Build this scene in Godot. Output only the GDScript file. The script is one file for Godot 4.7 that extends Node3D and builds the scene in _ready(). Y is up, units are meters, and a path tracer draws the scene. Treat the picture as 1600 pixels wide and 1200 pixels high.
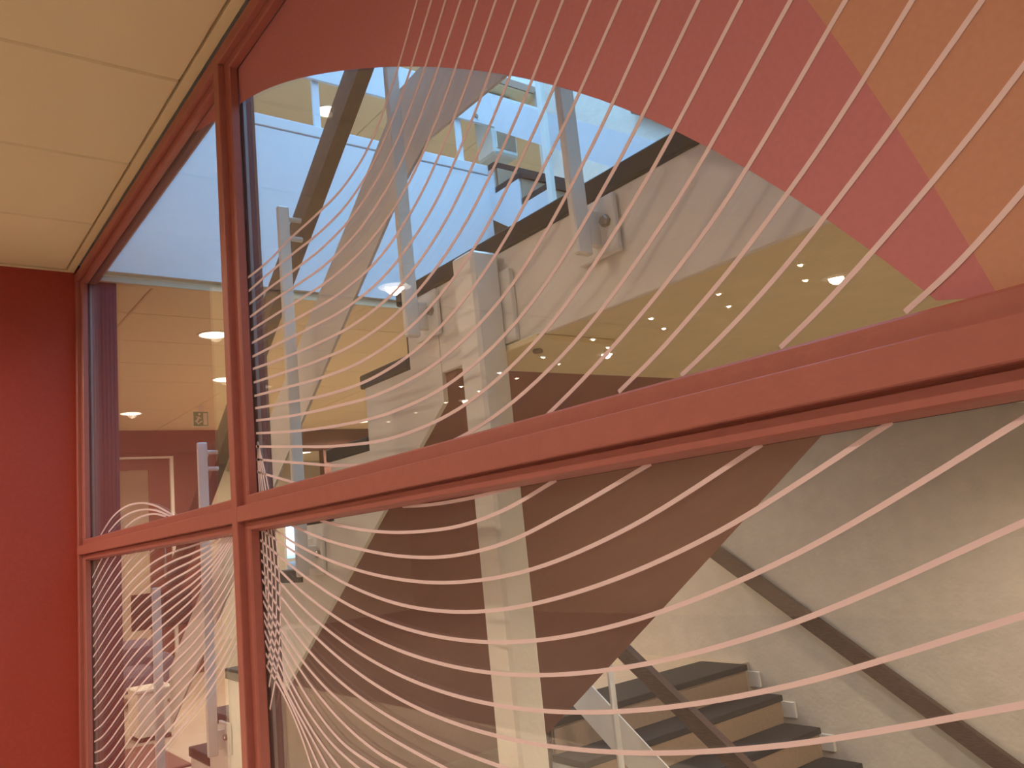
extends Node3D
# A glazed partition in a red frame beside a stairwell. All lengths are metres measured from the eye; the corridor floor lies H below it.
const H := 1.07
const FACE := 0.723      # front of the partition frame
const GLASS := 0.771
const Z_END := -4.13     # end wall of the corridor
const CEIL := 1.396
const FLOOR := -1.07
const Z_EDGE := -4.09    # edge of the storey above
const UPPER_FLOOR := 2.41
const LANDING := 0.634
const RISE := 0.1704
const RUN := 0.2446

var M := {}
var origin := {}
var used := {}
var rng := RandomNumberGenerator.new()

func _ready() -> void:
	rng.seed = 7
	# ---- camera
	var cam := Camera3D.new()
	cam.name = "camera"
	cam.fov = 49.7117
	cam.near = 0.02
	cam.far = 200.0
	cam.transform = Transform3D(Basis(Vector3(0.79298, -0.10137, 0.60075), Vector3(-0.02656, 0.97937, 0.20032), Vector3(-0.60867, -0.17481, 0.77393)).orthonormalized(), Vector3(0, H, 0))
	add_child(cam)
	# ---- daylight: an overcast bright sky seen through the rooflight over the stairs
	var sky_look := ProceduralSkyMaterial.new()
	sky_look.sky_top_color = Color(0.55, 0.76, 0.95)
	sky_look.sky_horizon_color = Color(0.58, 0.79, 0.96)
	sky_look.ground_bottom_color = Color(0.30, 0.32, 0.33)
	sky_look.ground_horizon_color = Color(0.55, 0.62, 0.68)
	sky_look.sky_energy_multiplier = SKY_E
	sky_look.ground_energy_multiplier = 1.0
	var sky := Sky.new()
	sky.sky_material = sky_look
	var env := Environment.new()
	env.background_mode = Environment.BG_SKY
	env.sky = sky
	env.ambient_light_source = Environment.AMBIENT_SOURCE_SKY
	env.tonemap_mode = Environment.TONE_MAPPER_LINEAR
	env.tonemap_exposure = EXPOSURE
	env.sdfgi_enabled = true
	env.ssao_enabled = true
	env.ssil_enabled = true
	var we := WorldEnvironment.new()
	we.name = "world_environment"
	we.environment = env
	add_child(we)
	materials()
	# ---- structure, then objects
	build_shell()
	build_ceilings()
	build_partition()
	build_stairs()
	build_railings()
	build_lamps()
	build_foyer()
	build_upper_floor()
const UPPER := [
	[2.040, 0.723, 1.898, 0.721, 1.761, 0.731, 1.619, 0.734, 1.476, 0.744, 1.346, 0.785, 1.233, 0.870, 1.136, 0.970],
	[2.040, 0.686, 1.893, 0.690, 1.746, 0.690, 1.598, 0.689, 1.452, 0.704, 1.316, 0.753, 1.195, 0.840, 1.091, 0.942],
	[2.040, 0.651, 1.886, 0.652, 1.734, 0.649, 1.580, 0.651, 1.427, 0.671, 1.284, 0.723, 1.157, 0.809, 1.048, 0.916],
	[2.040, 0.616, 1.879, 0.615, 1.721, 0.609, 1.560, 0.610, 1.401, 0.633, 1.252, 0.689, 1.122, 0.781, 1.005, 0.889],
	[2.037, 0.580, 1.870, 0.576, 1.705, 0.571, 1.536, 0.571, 1.369, 0.592, 1.214, 0.649, 1.079, 0.745, 0.960, 0.862],
	[2.035, 0.545, 1.861, 0.538, 1.688, 0.530, 1.513, 0.527, 1.341, 0.547, 1.182, 0.609, 1.039, 0.713, 0.913, 0.832],
	[2.035, 0.509, 1.854, 0.501, 1.674, 0.492, 1.491, 0.488, 1.313, 0.509, 1.146, 0.572, 0.998, 0.679, 0.866, 0.802],
	[2.037, 0.477, 1.849, 0.461, 1.661, 0.449, 1.471, 0.445, 1.284, 0.467, 1.110, 0.534, 0.955, 0.645, 0.815, 0.770],
	[2.035, 0.441, 1.840, 0.425, 1.645, 0.410, 1.448, 0.406, 1.255, 0.430, 1.073, 0.498, 0.909, 0.609, 0.765, 0.739],
	[2.035, 0.406, 1.832, 0.387, 1.630, 0.369, 1.426, 0.364, 1.224, 0.389, 1.035, 0.460, 0.865, 0.575, 0.712, 0.706],
	[2.034, 0.374, 1.825, 0.350, 1.614, 0.328, 1.402, 0.321, 1.194, 0.347, 0.998, 0.420, 0.820, 0.538, 0.659, 0.673],
	[2.032, 0.342, 1.814, 0.316, 1.596, 0.297, 1.374, 0.285, 1.155, 0.303, 0.948, 0.370, 0.762, 0.491, 0.596, 0.635],
	[2.036, 0.310, 1.810, 0.279, 1.582, 0.255, 1.352, 0.242, 1.124, 0.259, 0.909, 0.328, 0.713, 0.453, 0.539, 0.599],
	[2.041, 0.277, 1.805, 0.243, 1.569, 0.211, 1.330, 0.194, 1.094, 0.214, 0.870, 0.287, 0.666, 0.413, 0.484, 0.563],
	[2.040, 0.244, 1.798, 0.205, 1.553, 0.168, 1.305, 0.151, 1.061, 0.172, 0.829, 0.247, 0.615, 0.373, 0.425, 0.528],
	[2.042, 0.213, 1.790, 0.155, 1.533, 0.091, 1.277, 0.074, 1.027, 0.117, 0.788, 0.208, 0.565, 0.332, 0.366, 0.493],
	[0.753, 0.164, 0.683, 0.196, 0.615, 0.232, 0.549, 0.270, 0.485, 0.312, 0.423, 0.356, 0.363, 0.404, 0.305, 0.454],
	[0.646, 0.163, 0.585, 0.192, 0.525, 0.224, 0.467, 0.259, 0.411, 0.297, 0.356, 0.336, 0.302, 0.377, 0.248, 0.419],
	[0.506, 0.164, 0.457, 0.190, 0.410, 0.218, 0.363, 0.248, 0.317, 0.279, 0.272, 0.311, 0.228, 0.345, 0.185, 0.380],
	[0.368, 0.165, 0.320, 0.191, 0.275, 0.221, 0.231, 0.253, 0.186, 0.283],
]
const LOWER := [
	[1.859, 0.169, 1.740, 0.135, 1.620, 0.107, 1.498, 0.085, 1.376, 0.070, 1.252, 0.061, 1.129, 0.060, 1.005, 0.065],
	[1.762, 0.081, 1.640, 0.057, 1.517, 0.037, 1.393, 0.023, 1.269, 0.017, 1.144, 0.019, 1.021, 0.035, 0.900, 0.065],
	[1.822, 0.061, 1.666, 0.024, 1.509, -0.003, 1.349, -0.023, 1.190, -0.029, 1.030, -0.015, 0.874, 0.021, 0.720, 0.064],
	[2.032, 0.093, 1.827, 0.024, 1.616, -0.027, 1.402, -0.060, 1.187, -0.072, 0.971, -0.056, 0.759, -0.008, 0.556, 0.063],
	[2.027, 0.067, 1.800, -0.005, 1.570, -0.072, 1.335, -0.112, 1.097, -0.117, 0.860, -0.086, 0.628, -0.025, 0.407, 0.063],
	[2.030, 0.039, 1.789, -0.049, 1.540, -0.119, 1.285, -0.158, 1.028, -0.161, 0.773, -0.124, 0.525, -0.052, 0.288, 0.049],
	[2.034, 0.014, 1.799, -0.085, 1.553, -0.158, 1.301, -0.200, 1.047, -0.209, 0.793, -0.182, 0.544, -0.123, 0.304, -0.036],
	[2.029, -0.012, 1.801, -0.120, 1.560, -0.198, 1.311, -0.244, 1.059, -0.257, 0.808, -0.237, 0.560, -0.187, 0.319, -0.112],
	[2.032, -0.038, 1.809, -0.153, 1.572, -0.236, 1.326, -0.286, 1.075, -0.303, 0.824, -0.289, 0.577, -0.248, 0.334, -0.185],
	[2.029, -0.062, 1.906, -0.148, 1.773, -0.215, 1.633, -0.265, 1.489, -0.301, 1.341, -0.326, 1.192, -0.341, 1.044, -0.349],
	[2.032, -0.090, 1.938, -0.166, 1.837, -0.226, 1.729, -0.274, 1.616, -0.310, 1.500, -0.337, 1.383, -0.357, 1.266, -0.372],
	[2.028, -0.116, 1.950, -0.180, 1.867, -0.236, 1.780, -0.284, 1.688, -0.325, 1.594, -0.357, 1.496, -0.380, 1.397, -0.393],
	[2.026, -0.145, 1.910, -0.241, 1.784, -0.323, 1.646, -0.382, 1.497, -0.409],
	[2.021, -0.170, 1.926, -0.260, 1.818, -0.334, 1.700, -0.389, 1.573, -0.423],
	[2.024, -0.192, 1.944, -0.267, 1.858, -0.334, 1.764, -0.390, 1.664, -0.434],
	[2.026, -0.214, 1.958, -0.281, 1.881, -0.337, 1.802, -0.389, 1.723, -0.442],
	[2.030, -0.237, 1.961, -0.287, 1.894, -0.339, 1.829, -0.393, 1.765, -0.449],
	[2.018, -0.270, 1.956, -0.307, 1.900, -0.350, 1.850, -0.399, 1.805, -0.455],
]
const STEEP := [
	[2.029, 0.287, 1.972, 0.163, 1.939, 0.031, 1.934, -0.104, 1.964, -0.235, 2.032, -0.356],
	[2.031, 0.287, 1.993, 0.172, 1.965, 0.050, 1.956, -0.072, 1.975, -0.192, 2.031, -0.304],
	[2.031, 0.280, 2.009, 0.174, 1.988, 0.065, 1.979, -0.045, 1.990, -0.152, 2.031, -0.254],
	[2.032, 0.272, 2.022, 0.183, 2.011, 0.094, 2.004, 0.004, 2.006, -0.085, 2.021, -0.174],
	[2.033, 0.264, 2.033, 0.191, 2.031, 0.119, 2.028, 0.047, 2.024, -0.026, 2.022, -0.098],
]
const ARCS := [
	[3.858, 0.164, 3.648, 0.219, 3.433, 0.243, 3.216, 0.239, 3.001, 0.211, 2.790, 0.162],
	[3.715, 0.166, 3.536, 0.199, 3.355, 0.214, 3.174, 0.212, 2.993, 0.194, 2.815, 0.160],
	[3.433, 0.166, 3.294, 0.183, 3.153, 0.189, 3.013, 0.184, 2.874, 0.165],
]
const SKY_E := 2.45
const EXPOSURE := 1.0
const LAMP := Color(1.0, 0.91, 0.80)
const LAMP_E := 4.0

# ------------------------------------------------------------------ materials
func noise_tex(freq: float, seed_: int, low: Color, high: Color, size := 512, octaves := 4) -> NoiseTexture2D:
	var n := FastNoiseLite.new()
	n.noise_type = FastNoiseLite.TYPE_SIMPLEX_SMOOTH
	n.seed = seed_
	n.frequency = freq
	n.fractal_octaves = octaves
	var g := Gradient.new()
	g.set_color(0, low)
	g.set_color(1, high)
	var t := NoiseTexture2D.new()
	t.width = size
	t.height = size
	t.seamless = true
	t.noise = n
	t.color_ramp = g
	return t

func bump_tex(freq: float, seed_: int, strength: float) -> NoiseTexture2D:
	var n := FastNoiseLite.new()
	n.noise_type = FastNoiseLite.TYPE_SIMPLEX_SMOOTH
	n.seed = seed_
	n.frequency = freq
	var t := NoiseTexture2D.new()
	t.width = 512
	t.height = 512
	t.seamless = true
	t.noise = n
	t.as_normal_map = true
	t.bump_strength = strength
	return t

# paint or plaster of one colour with a slight mottling; grain is how many texture repeats to a metre
func surface(c: Color, rough: float, vary := 0.05, grain := Vector3.ONE, freq := 0.02, bump := 0.0, seed_ := 1) -> StandardMaterial3D:
	var m := StandardMaterial3D.new()
	m.albedo_texture = noise_tex(freq, seed_, c.darkened(vary), c.lightened(vary * 0.5))
	m.roughness = rough
	m.uv1_triplanar = true
	m.uv1_world_triplanar = true
	m.uv1_scale = grain
	if bump > 0.0:
		m.normal_enabled = true
		m.normal_texture = bump_tex(freq * 4.0, seed_ + 5, bump)
		m.normal_scale = 0.35
	return m

func plain(c: Color, rough: float, metal := 0.0) -> StandardMaterial3D:
	var m := StandardMaterial3D.new()
	m.albedo_color = c
	m.roughness = rough
	m.metallic = metal
	return m

func glow(c: Color, e: float) -> StandardMaterial3D:
	var m := plain(Color(0.9, 0.88, 0.82), 0.5)
	m.emission_enabled = true
	m.emission = c
	m.emission_energy_multiplier = e
	return m

func materials() -> void:
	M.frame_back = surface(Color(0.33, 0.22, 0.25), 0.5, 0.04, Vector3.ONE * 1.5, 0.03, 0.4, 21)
	M.pier = surface(Color(0.34, 0.235, 0.265), 0.8, 0.05, Vector3.ONE * 1.5, 0.03, 0.4, 22)
	M.frame = surface(Color(0.665, 0.39, 0.36), 0.42, 0.03, Vector3.ONE * 1.5, 0.03, 0.4, 3)
	M.end_wall = surface(Color(0.66, 0.25, 0.19), 0.75, 0.04, Vector3.ONE * 2.0, 0.04, 2.0, 4)
	M.tile = surface(Color(0.94, 0.87, 0.72), 0.95, 0.05, Vector3.ONE * 6.0, 0.09, 2.5, 5)
	M.trim = plain(Color(0.90, 0.88, 0.83), 0.5)
	M.dark = plain(Color(0.06, 0.045, 0.04), 0.9)
	M.cream = surface(Color(0.93, 0.91, 0.86), 0.5, 0.03, Vector3.ONE, 0.02, 0.8, 6)
	M.post = surface(Color(0.92, 0.91, 0.87), 0.32, 0.02, Vector3.ONE * 1.2, 0.03, 0.8, 7)
	M.white = surface(Color(0.86, 0.87, 0.88), 0.6, 0.02, Vector3.ONE, 0.02, 0.5, 8)
	M.plaster = surface(Color(0.80, 0.77, 0.72), 0.9, 0.05, Vector3.ONE * 0.8, 0.015, 2.0, 9)
	M.under = surface(Color(0.93, 0.87, 0.70), 0.85, 0.03, Vector3.ONE, 0.02, 1.0, 10)
	M.soffit = surface(Color(0.56, 0.345, 0.30), 0.7, 0.06, Vector3.ONE * 0.7, 0.02, 1.5, 11)
	M.slate = surface(Color(0.105, 0.135, 0.16), 0.6, 0.25, Vector3.ONE * 4.0, 0.05, 2.0, 12)
	M.slate.metallic_specular = 0.2
	M.riser = surface(Color(0.66, 0.56, 0.46), 0.8, 0.06, Vector3.ONE * 2.0, 0.03, 1.5, 13)
	M.wood = surface(Color(0.32, 0.225, 0.185), 0.45, 0.25, Vector3(5.0, 5.0, 0.6), 0.05, 0.5, 14)
	M.wood.metallic_specular = 0.3
	M.steel = plain(Color(0.62, 0.58, 0.53), 0.28, 1.0)
	M.spacer = plain(Color(0.62, 0.63, 0.64), 0.4, 1.0)
	M.floor = surface(Color(0.76, 0.70, 0.62), 0.6, 0.06, Vector3.ONE * 0.8, 0.03, 1.0, 15)
	M.carpet = surface(Color(0.42, 0.34, 0.29), 0.95, 0.15, Vector3.ONE * 4.0, 0.09, 3.0, 23)
	M.hall_side = surface(Color(0.76, 0.67, 0.56), 0.85, 0.03, Vector3.ONE, 0.02, 1.0, 24)
	M.hall = surface(Color(0.84, 0.79, 0.70), 0.85, 0.03, Vector3.ONE, 0.02, 1.0, 16)
	M.brown = surface(Color(0.42, 0.24, 0.19), 0.6, 0.08, Vector3.ONE, 0.03, 1.0, 17)
	M.screen = plain(Color(0.05, 0.045, 0.05), 0.25)
	M.lavender = surface(Color(0.42, 0.40, 0.48), 0.95, 0.10, Vector3.ONE * 6.0, 0.08, 3.0, 18)
	M.cupboard = plain(Color(0.86, 0.84, 0.78), 0.5)
	M.film_red = surface(Color(0.76, 0.48, 0.51), 0.75, 0.03, Vector3.ONE * 3.0, 0.06, 0.0, 19)
	M.film_orange = surface(Color(0.78, 0.57, 0.485), 0.75, 0.03, Vector3.ONE * 3.0, 0.06, 0.0, 20)
	M.tape = plain(Color(0.90, 0.81, 0.84), 0.6)
	M.ring = plain(Color(0.9, 0.88, 0.84), 0.4)
	M.diffuser = glow(LAMP, 3.0)
	M.spot_glow = glow(LAMP, 8.0)
	M.hall_glow = glow(LAMP, 1.2)
	M.backing = plain(Color(0.34, 0.28, 0.21), 0.9)
	M.duct = plain(Color(0.66, 0.70, 0.69), 0.6)
	M.green = plain(Color(0.42, 0.66, 0.48), 0.5)
	M.sign_white = plain(Color(0.88, 0.9, 0.86), 0.5)
	var g := StandardMaterial3D.new()
	g.transparency = BaseMaterial3D.TRANSPARENCY_ALPHA
	g.albedo_color = Color(1, 1, 1, 0.02)
	g.roughness = 0.0
	M.glass = g

# ------------------------------------------------------------------ mesh helpers (coordinates from the eye)
func mb() -> SurfaceTool:
	var st := SurfaceTool.new()
	st.begin(Mesh.PRIMITIVE_TRIANGLES)
	st.set_smooth_group(-1)
	return st

func tri(st: SurfaceTool, a: Vector3, b: Vector3, c: Vector3) -> void:
	st.add_vertex(a)
	st.add_vertex(b)
	st.add_vertex(c)

# a triangle or quad of a convex body, turned so that it faces away from the body's middle
func face(st: SurfaceTool, p: Array, mid: Vector3) -> void:
	var n: Vector3 = (p[1] - p[0]).cross(p[2] - p[0])
	var c := Vector3.ZERO
	for q in p:
		c += q
	c /= p.size()
	var out: bool = n.dot(c - mid) > 0.0
	for i in range(1, p.size() - 1):
		if out:
			tri(st, p[0], p[i + 1], p[i])
		else:
			tri(st, p[0], p[i], p[i + 1])

# a box with its edges chamfered by c, in any frame
func box_in(st: SurfaceTool, t: Transform3D, lo: Vector3, hi: Vector3, c := 0.0) -> void:
	var mid := t * ((lo + hi) * 0.5)
	if c <= 0.0:
		for ax in 3:
			for s in 2:
				var p := []
				for k in [[0, 0], [1, 0], [1, 1], [0, 1]]:
					var v := Vector3()
					v[ax] = hi[ax] if s else lo[ax]
					v[(ax + 1) % 3] = hi[(ax + 1) % 3] if k[0] else lo[(ax + 1) % 3]
					v[(ax + 2) % 3] = hi[(ax + 2) % 3] if k[1] else lo[(ax + 2) % 3]
					p.append(t * v)
				face(st, p, mid)
		return
	# corner(s, ax): the corner with signs s that lies in the face across ax
	var corner := func(s: Array, ax: int) -> Vector3:
		var v := Vector3()
		for i in 3:
			var inset := 0.0 if i == ax else c
			v[i] = hi[i] - inset if s[i] else lo[i] + inset
		return t * v
	for ax in 3:
		var b := (ax + 1) % 3
		var d := (ax + 2) % 3
		for s in 2:
			var p := []
			for k in [[0, 0], [1, 0], [1, 1], [0, 1]]:
				var sg := [0, 0, 0]
				sg[ax] = s
				sg[b] = k[0]
				sg[d] = k[1]
				p.append(corner.call(sg, ax))
			face(st, p, mid)
		for k in [[0, 0], [1, 0], [1, 1], [0, 1]]:   # edges along ax
			var s0 := [0, 0, 0]
			s0[b] = k[0]
			s0[d] = k[1]
			var s1 := s0.duplicate()
			s1[ax] = 1
			face(st, [corner.call(s0, b), corner.call(s1, b), corner.call(s1, d), corner.call(s0, d)], mid)
	for i in 8:
		var sg := [i & 1, (i >> 1) & 1, (i >> 2) & 1]
		face(st, [corner.call(sg, 0), corner.call(sg, 1), corner.call(sg, 2)], mid)

func box(st: SurfaceTool, lo: Vector3, hi: Vector3, c := 0.0) -> void:
	box_in(st, Transform3D.IDENTITY, lo, hi, c)

func one_box(lo: Vector3, hi: Vector3, c := 0.0) -> SurfaceTool:
	var st := mb()
	box(st, lo, hi, c)
	return st

# a polygon of (along -z, y) points drawn out from x0 to x1
func prism(st: SurfaceTool, poly: PackedVector2Array, x0: float, x1: float) -> void:
	var ids := Geometry2D.triangulate_polygon(poly)
	var area := 0.0
	for i in poly.size():
		var a := poly[i]
		var b := poly[(i + 1) % poly.size()]
		area += a.x * b.y - b.x * a.y
	for k in range(0, ids.size(), 3):
		for side in 2:
			var x := x1 if side else x0
			var p := []
			for j in 3:
				var q := poly[ids[k + j]]
				p.append(Vector3(x, q.y, -q.x))
			face(st, p, Vector3((x0 + x1) * 0.5, p[0].y, p[0].z))
	for i in poly.size():
		var a := poly[i]
		var b := poly[(i + 1) % poly.size()]
		var n := Vector2(b.y - a.y, a.x - b.x) * signf(area)
		var m := (a + b) * 0.5 - n.normalized() * 0.01
		face(st, [Vector3(x0, a.y, -a.x), Vector3(x1, a.y, -a.x), Vector3(x1, b.y, -b.x), Vector3(x0, b.y, -b.x)], Vector3((x0 + x1) * 0.5, m.y, -m.x))

# a round bar from a to b with a rounded-off end
func bar(st: SurfaceTool, a: Vector3, b: Vector3, r: float, sides := 20) -> void:
	var ax := (b - a).normalized()
	var u := ax.cross(Vector3.UP if absf(ax.y) < 0.9 else Vector3.RIGHT).normalized()
	var v := ax.cross(u)
	var e := minf(r * 0.25, a.distance_to(b) * 0.2)
	var rings := [[a, r - e], [a + ax * e, r], [b - ax * e, r], [b, r - e]]
	var mid := (a + b) * 0.5
	for i in sides:
		var p0 := u * cos(TAU * i / sides) + v * sin(TAU * i / sides)
		var p1 := u * cos(TAU * (i + 1) / sides) + v * sin(TAU * (i + 1) / sides)
		for k in 3:
			face(st, [rings[k][0] + p0 * rings[k][1], rings[k][0] + p1 * rings[k][1], rings[k + 1][0] + p1 * rings[k + 1][1], rings[k + 1][0] + p0 * rings[k + 1][1]], mid)
		face(st, [a, a + p0 * (r - e), a + p1 * (r - e)], mid)
		face(st, [b, b + p0 * (r - e), b + p1 * (r - e)], mid)

func numbered(called: String) -> String:
	used[called] = used.get(called, -1) + 1
	return called if used[called] == 0 else "%s_%03d" % [called, used[called]]

func tag(o: Node, label := "", category := "", group := "", kind := "") -> Node:
	if label:
		o.set_meta("label", label)
	if category:
		o.set_meta("category", category)
	if group:
		o.set_meta("group", group)
	if kind:
		o.set_meta("kind", kind)
	return o

# a thing with parts: an empty node at its base
func thing(called: String, at: Vector3, label: String, category: String, group := "", kind := "") -> Node3D:
	var o := Node3D.new()
	o.name = numbered(called)
	o.position = at + Vector3(0, H, 0)
	add_child(o)
	origin[o] = at
	tag(o, label, category, group, kind)
	return o

# commit a shape as one mesh, under a parent or as a top-level thing of its own
func obj(called: String, st: SurfaceTool, m: Material, parent: Node3D = null) -> MeshInstance3D:
	st.generate_normals()
	st.set_material(m)
	var whole := st.commit()
	var at: Vector3
	if parent:
		at = origin[parent]
	else:
		var bb := whole.get_aabb()
		at = Vector3(bb.get_center().x, bb.position.y, bb.get_center().z)
	var moved := SurfaceTool.new()
	moved.append_from(whole, 0, Transform3D(Basis.IDENTITY, -at))
	moved.set_material(m)
	var o := MeshInstance3D.new()
	o.mesh = moved.commit()
	o.name = called if parent else numbered(called)
	if parent:
		parent.add_child(o, true)
	else:
		o.position = at + Vector3(0, H, 0)
		add_child(o)
	origin[o] = at
	return o

func structure(called: String, st: SurfaceTool, m: Material, label: String, category: String) -> MeshInstance3D:
	return tag(obj(called, st, m), label, category, "", "structure") as MeshInstance3D

# ------------------------------------------------------------------ the shell
func build_shell() -> void:
	# corridor and foyer floor; the stairwell is open down to the storey below
	var st := mb()
	box(st, Vector3(-1.3, FLOOR - 0.3, -12.2), Vector3(0.82, FLOOR, 3.0))
	box(st, Vector3(0.82, FLOOR - 0.3, -12.2), Vector3(7.2, FLOOR, -3.93))
	structure("floor", st, M.floor, "tan floor of the corridor and of the foyer beyond the stairs", "floor")
	structure("floor_hall", one_box(Vector3(-5.6, FLOOR - 0.3, -12.2), Vector3(-1.3, FLOOR + 0.002, 3.0)), M.carpet, "dark carpet of the hall beside the corridor", "floor")
	structure("floor_lower", one_box(Vector3(0.82, -3.2, -6.4), Vector3(4.95, -3.0, 1.4)), M.floor, "floor of the storey below at the bottom of the stairwell", "floor")
	# red end wall with its pier beyond the glass
	structure("wall_end", one_box(Vector3(0.19, FLOOR, Z_END - 0.12), Vector3(0.819, CEIL + 0.02, Z_END)), M.end_wall, "red painted end wall at the far end of the corridor", "wall")
	var pier := structure("wall_pier", one_box(Vector3(0.8195, FLOOR, Z_END - 0.12), Vector3(0.905, CEIL + 0.02, Z_END - 0.006)), M.pier, "dark purple ribbed pier beyond the glass at the red end wall", "wall")
	for k in 5:
		obj("slat", one_box(Vector3(0.8195 + 0.0171 * k, FLOOR, Z_END - 0.006), Vector3(0.8355 + 0.0171 * k, CEIL + 0.02, Z_END), 0.003), M.pier, pier)
	# hall walls behind and beside the camera
	structure("wall_left", one_box(Vector3(-5.7, FLOOR, -12.2), Vector3(-5.5, CEIL + 0.1, 3.0)), M.hall_side, "tan wall on the far side of the hall", "wall")
	structure("wall_back", one_box(Vector3(-5.6, FLOOR, 2.9), Vector3(0.8, CEIL + 0.1, 3.1)), M.hall, "cream wall behind the viewer", "wall")
	structure("wall_right", one_box(Vector3(7.1, FLOOR, -12.2), Vector3(7.3, 4.3, -4.2)), M.hall, "cream wall at the right of the foyer", "wall")
	# far wall of the foyer with a glazed opening in it
	st = mb()
	box(st, Vector3(-5.6, FLOOR, -12.3), Vector3(4.9, CEIL + 0.1, -12.1))
	box(st, Vector3(5.7, FLOOR, -12.3), Vector3(7.2, CEIL + 0.1, -12.1))
	box(st, Vector3(4.9, 1.05, -12.3), Vector3(5.7, CEIL + 0.1, -12.1))
	structure("wall_far", st, M.hall, "cream far wall of the foyer with a glazed door opening", "wall")
	# stairwell walls
	structure("wall_stair", one_box(Vector3(4.95, -3.2, -5.5), Vector3(5.15, 5.4, 1.4)), M.plaster, "tall pale plaster wall along the far side of the stairs", "wall")
	structure("wall_near", one_box(Vector3(0.70, CEIL + 0.03, Z_END + 0.02), Vector3(0.82, 5.4, 1.4)), M.white, "white wall above the red partition on the stairwell side", "wall")
	st = mb()
	box(st, Vector3(0.70, -3.2, 1.2), Vector3(5.15, 5.4, 1.4))
	structure("wall_stair_back", st, M.plaster, "pale wall that closes the stairwell behind the landing", "wall")
	structure("wall_lower", one_box(Vector3(0.72, -3.2, -6.4), Vector3(0.82, FLOOR - 0.3, 1.4)), M.plaster, "pale wall of the storey below", "wall")
	# edge of the storey above: a deep white fascia with a cap and a pale strip under it
	st = mb()
	box(st, Vector3(0.82, CEIL + 0.012, Z_EDGE - 0.07), Vector3(3.2, UPPER_FLOOR - 0.075, Z_EDGE))
	var fascia := structure("wall_parapet", st, M.white, "broad white edge of the floor above the foyer", "wall")
	obj("cap", one_box(Vector3(0.82, UPPER_FLOOR - 0.068, Z_EDGE - 0.07), Vector3(3.2, UPPER_FLOOR, Z_EDGE + 0.004), 0.004), M.white, fascia)
	obj("edge_strip", one_box(Vector3(0.82, CEIL - 0.034, Z_EDGE - 0.068), Vector3(3.2, CEIL + 0.0125, Z_EDGE - 0.022), 0.003), M.tile, fascia)
	# storey above: slab, far wall, roof with the rooflight opening
	structure("floor_upper", one_box(Vector3(-5.6, 1.75, -12.2), Vector3(7.2, UPPER_FLOOR - 0.005, Z_EDGE - 0.08)), M.floor, "floor of the storey above the foyer", "floor")
	structure("wall_upper_far", one_box(Vector3(-5.6, UPPER_FLOOR, -12.3), Vector3(7.2, 4.4, -12.1)), M.hall, "cream far wall of the storey above", "wall")
	structure("wall_upper_left", one_box(Vector3(-1.4, UPPER_FLOOR, -12.2), Vector3(-1.2, 4.4, -4.0)), M.hall, "cream side wall of the storey above", "wall")
	st = mb()
	box(st, Vector3(-1.4, 4.12, -5.5), Vector3(7.2, 5.4, -5.4))
	box(st, Vector3(0.6, 4.12, -5.4), Vector3(0.72, 5.4, -4.0))
	structure("wall_lintel", st, M.white, "white upstand over the edge of the upper floor", "wall")
	structure("wall_upper_near", one_box(Vector3(-1.4, UPPER_FLOOR, -4.15), Vector3(0.75, 5.4, -4.0)), M.hall, "cream wall of the storey above beside the stairwell", "wall")
	# rooflight bars over the stairwell
	var roof := thing("roof_light", Vector3(2.9, 5.3, -1.4), "white rooflight bars high over the stairwell", "roof light", "", "structure")
	for k in 7:
		var z := -5.25 + k * 1.05
		obj("bar", one_box(Vector3(0.75, 5.3, z - 0.03), Vector3(5.1, 5.42, z + 0.03), 0.006), M.white, roof)

# ------------------------------------------------------------------ ceilings of single tiles
func tiles(owner: Node3D, x0: float, x1: float, z0: float, z1: float, y: float, wide: float, first_z: float, first_x: float) -> void:
	var n := 0
	var x := first_x
	while x > x0:
		x -= wide
	while x < x1:
		var z := first_z
		while z > z0:
			z -= 0.6
		while z < z1:
			var a := maxf(x, x0)
			var b := minf(x + wide, x1)
			var c := maxf(z, z0)
			var d := minf(z + 0.6, z1)
			if b - a > 0.03 and d - c > 0.03:
				var dip := rng.randf_range(0.0, 0.0012)
				obj("ceiling_tile", one_box(Vector3(a + 0.003, y - dip, c + 0.003), Vector3(b - 0.003, y + 0.018, d - 0.003), 0.006), M.tile, owner)
				n += 1
			z += 0.6
		x += wide

func build_ceilings() -> void:
	var st := mb()
	box(st, Vector3(-5.6, CEIL + 0.02, -12.2), Vector3(0.70, CEIL + 0.15, 3.0))
	box(st, Vector3(0.70, CEIL + 0.02, -12.2), Vector3(7.2, CEIL + 0.15, Z_EDGE - 0.08))
	var c := structure("ceiling", st, M.backing, "suspended ceiling of cream tiles over the corridor and the foyer", "ceiling")
	tiles(c, -5.5, 0.693, Z_END + 0.019, 2.9, CEIL, 1.2, -2.296, -0.512)
	tiles(c, -5.5, 0.19, -12.1, Z_END - 0.01, CEIL, 1.2, -4.72, -0.512)
	tiles(c, 0.905, 7.1, -12.1, Z_EDGE - 0.04, CEIL, 1.2, -4.72, 1.1)
	obj("edge_trim", one_box(Vector3(0.690, CEIL - 0.0015, Z_END + 0.0), Vector3(0.7215, CEIL + 0.018, 2.9), 0.001), M.tile, c)
	obj("edge_trim", one_box(Vector3(0.19, CEIL - 0.0015, Z_END), Vector3(0.690, CEIL + 0.018, Z_END + 0.022), 0.001), M.tile, c)

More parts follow.
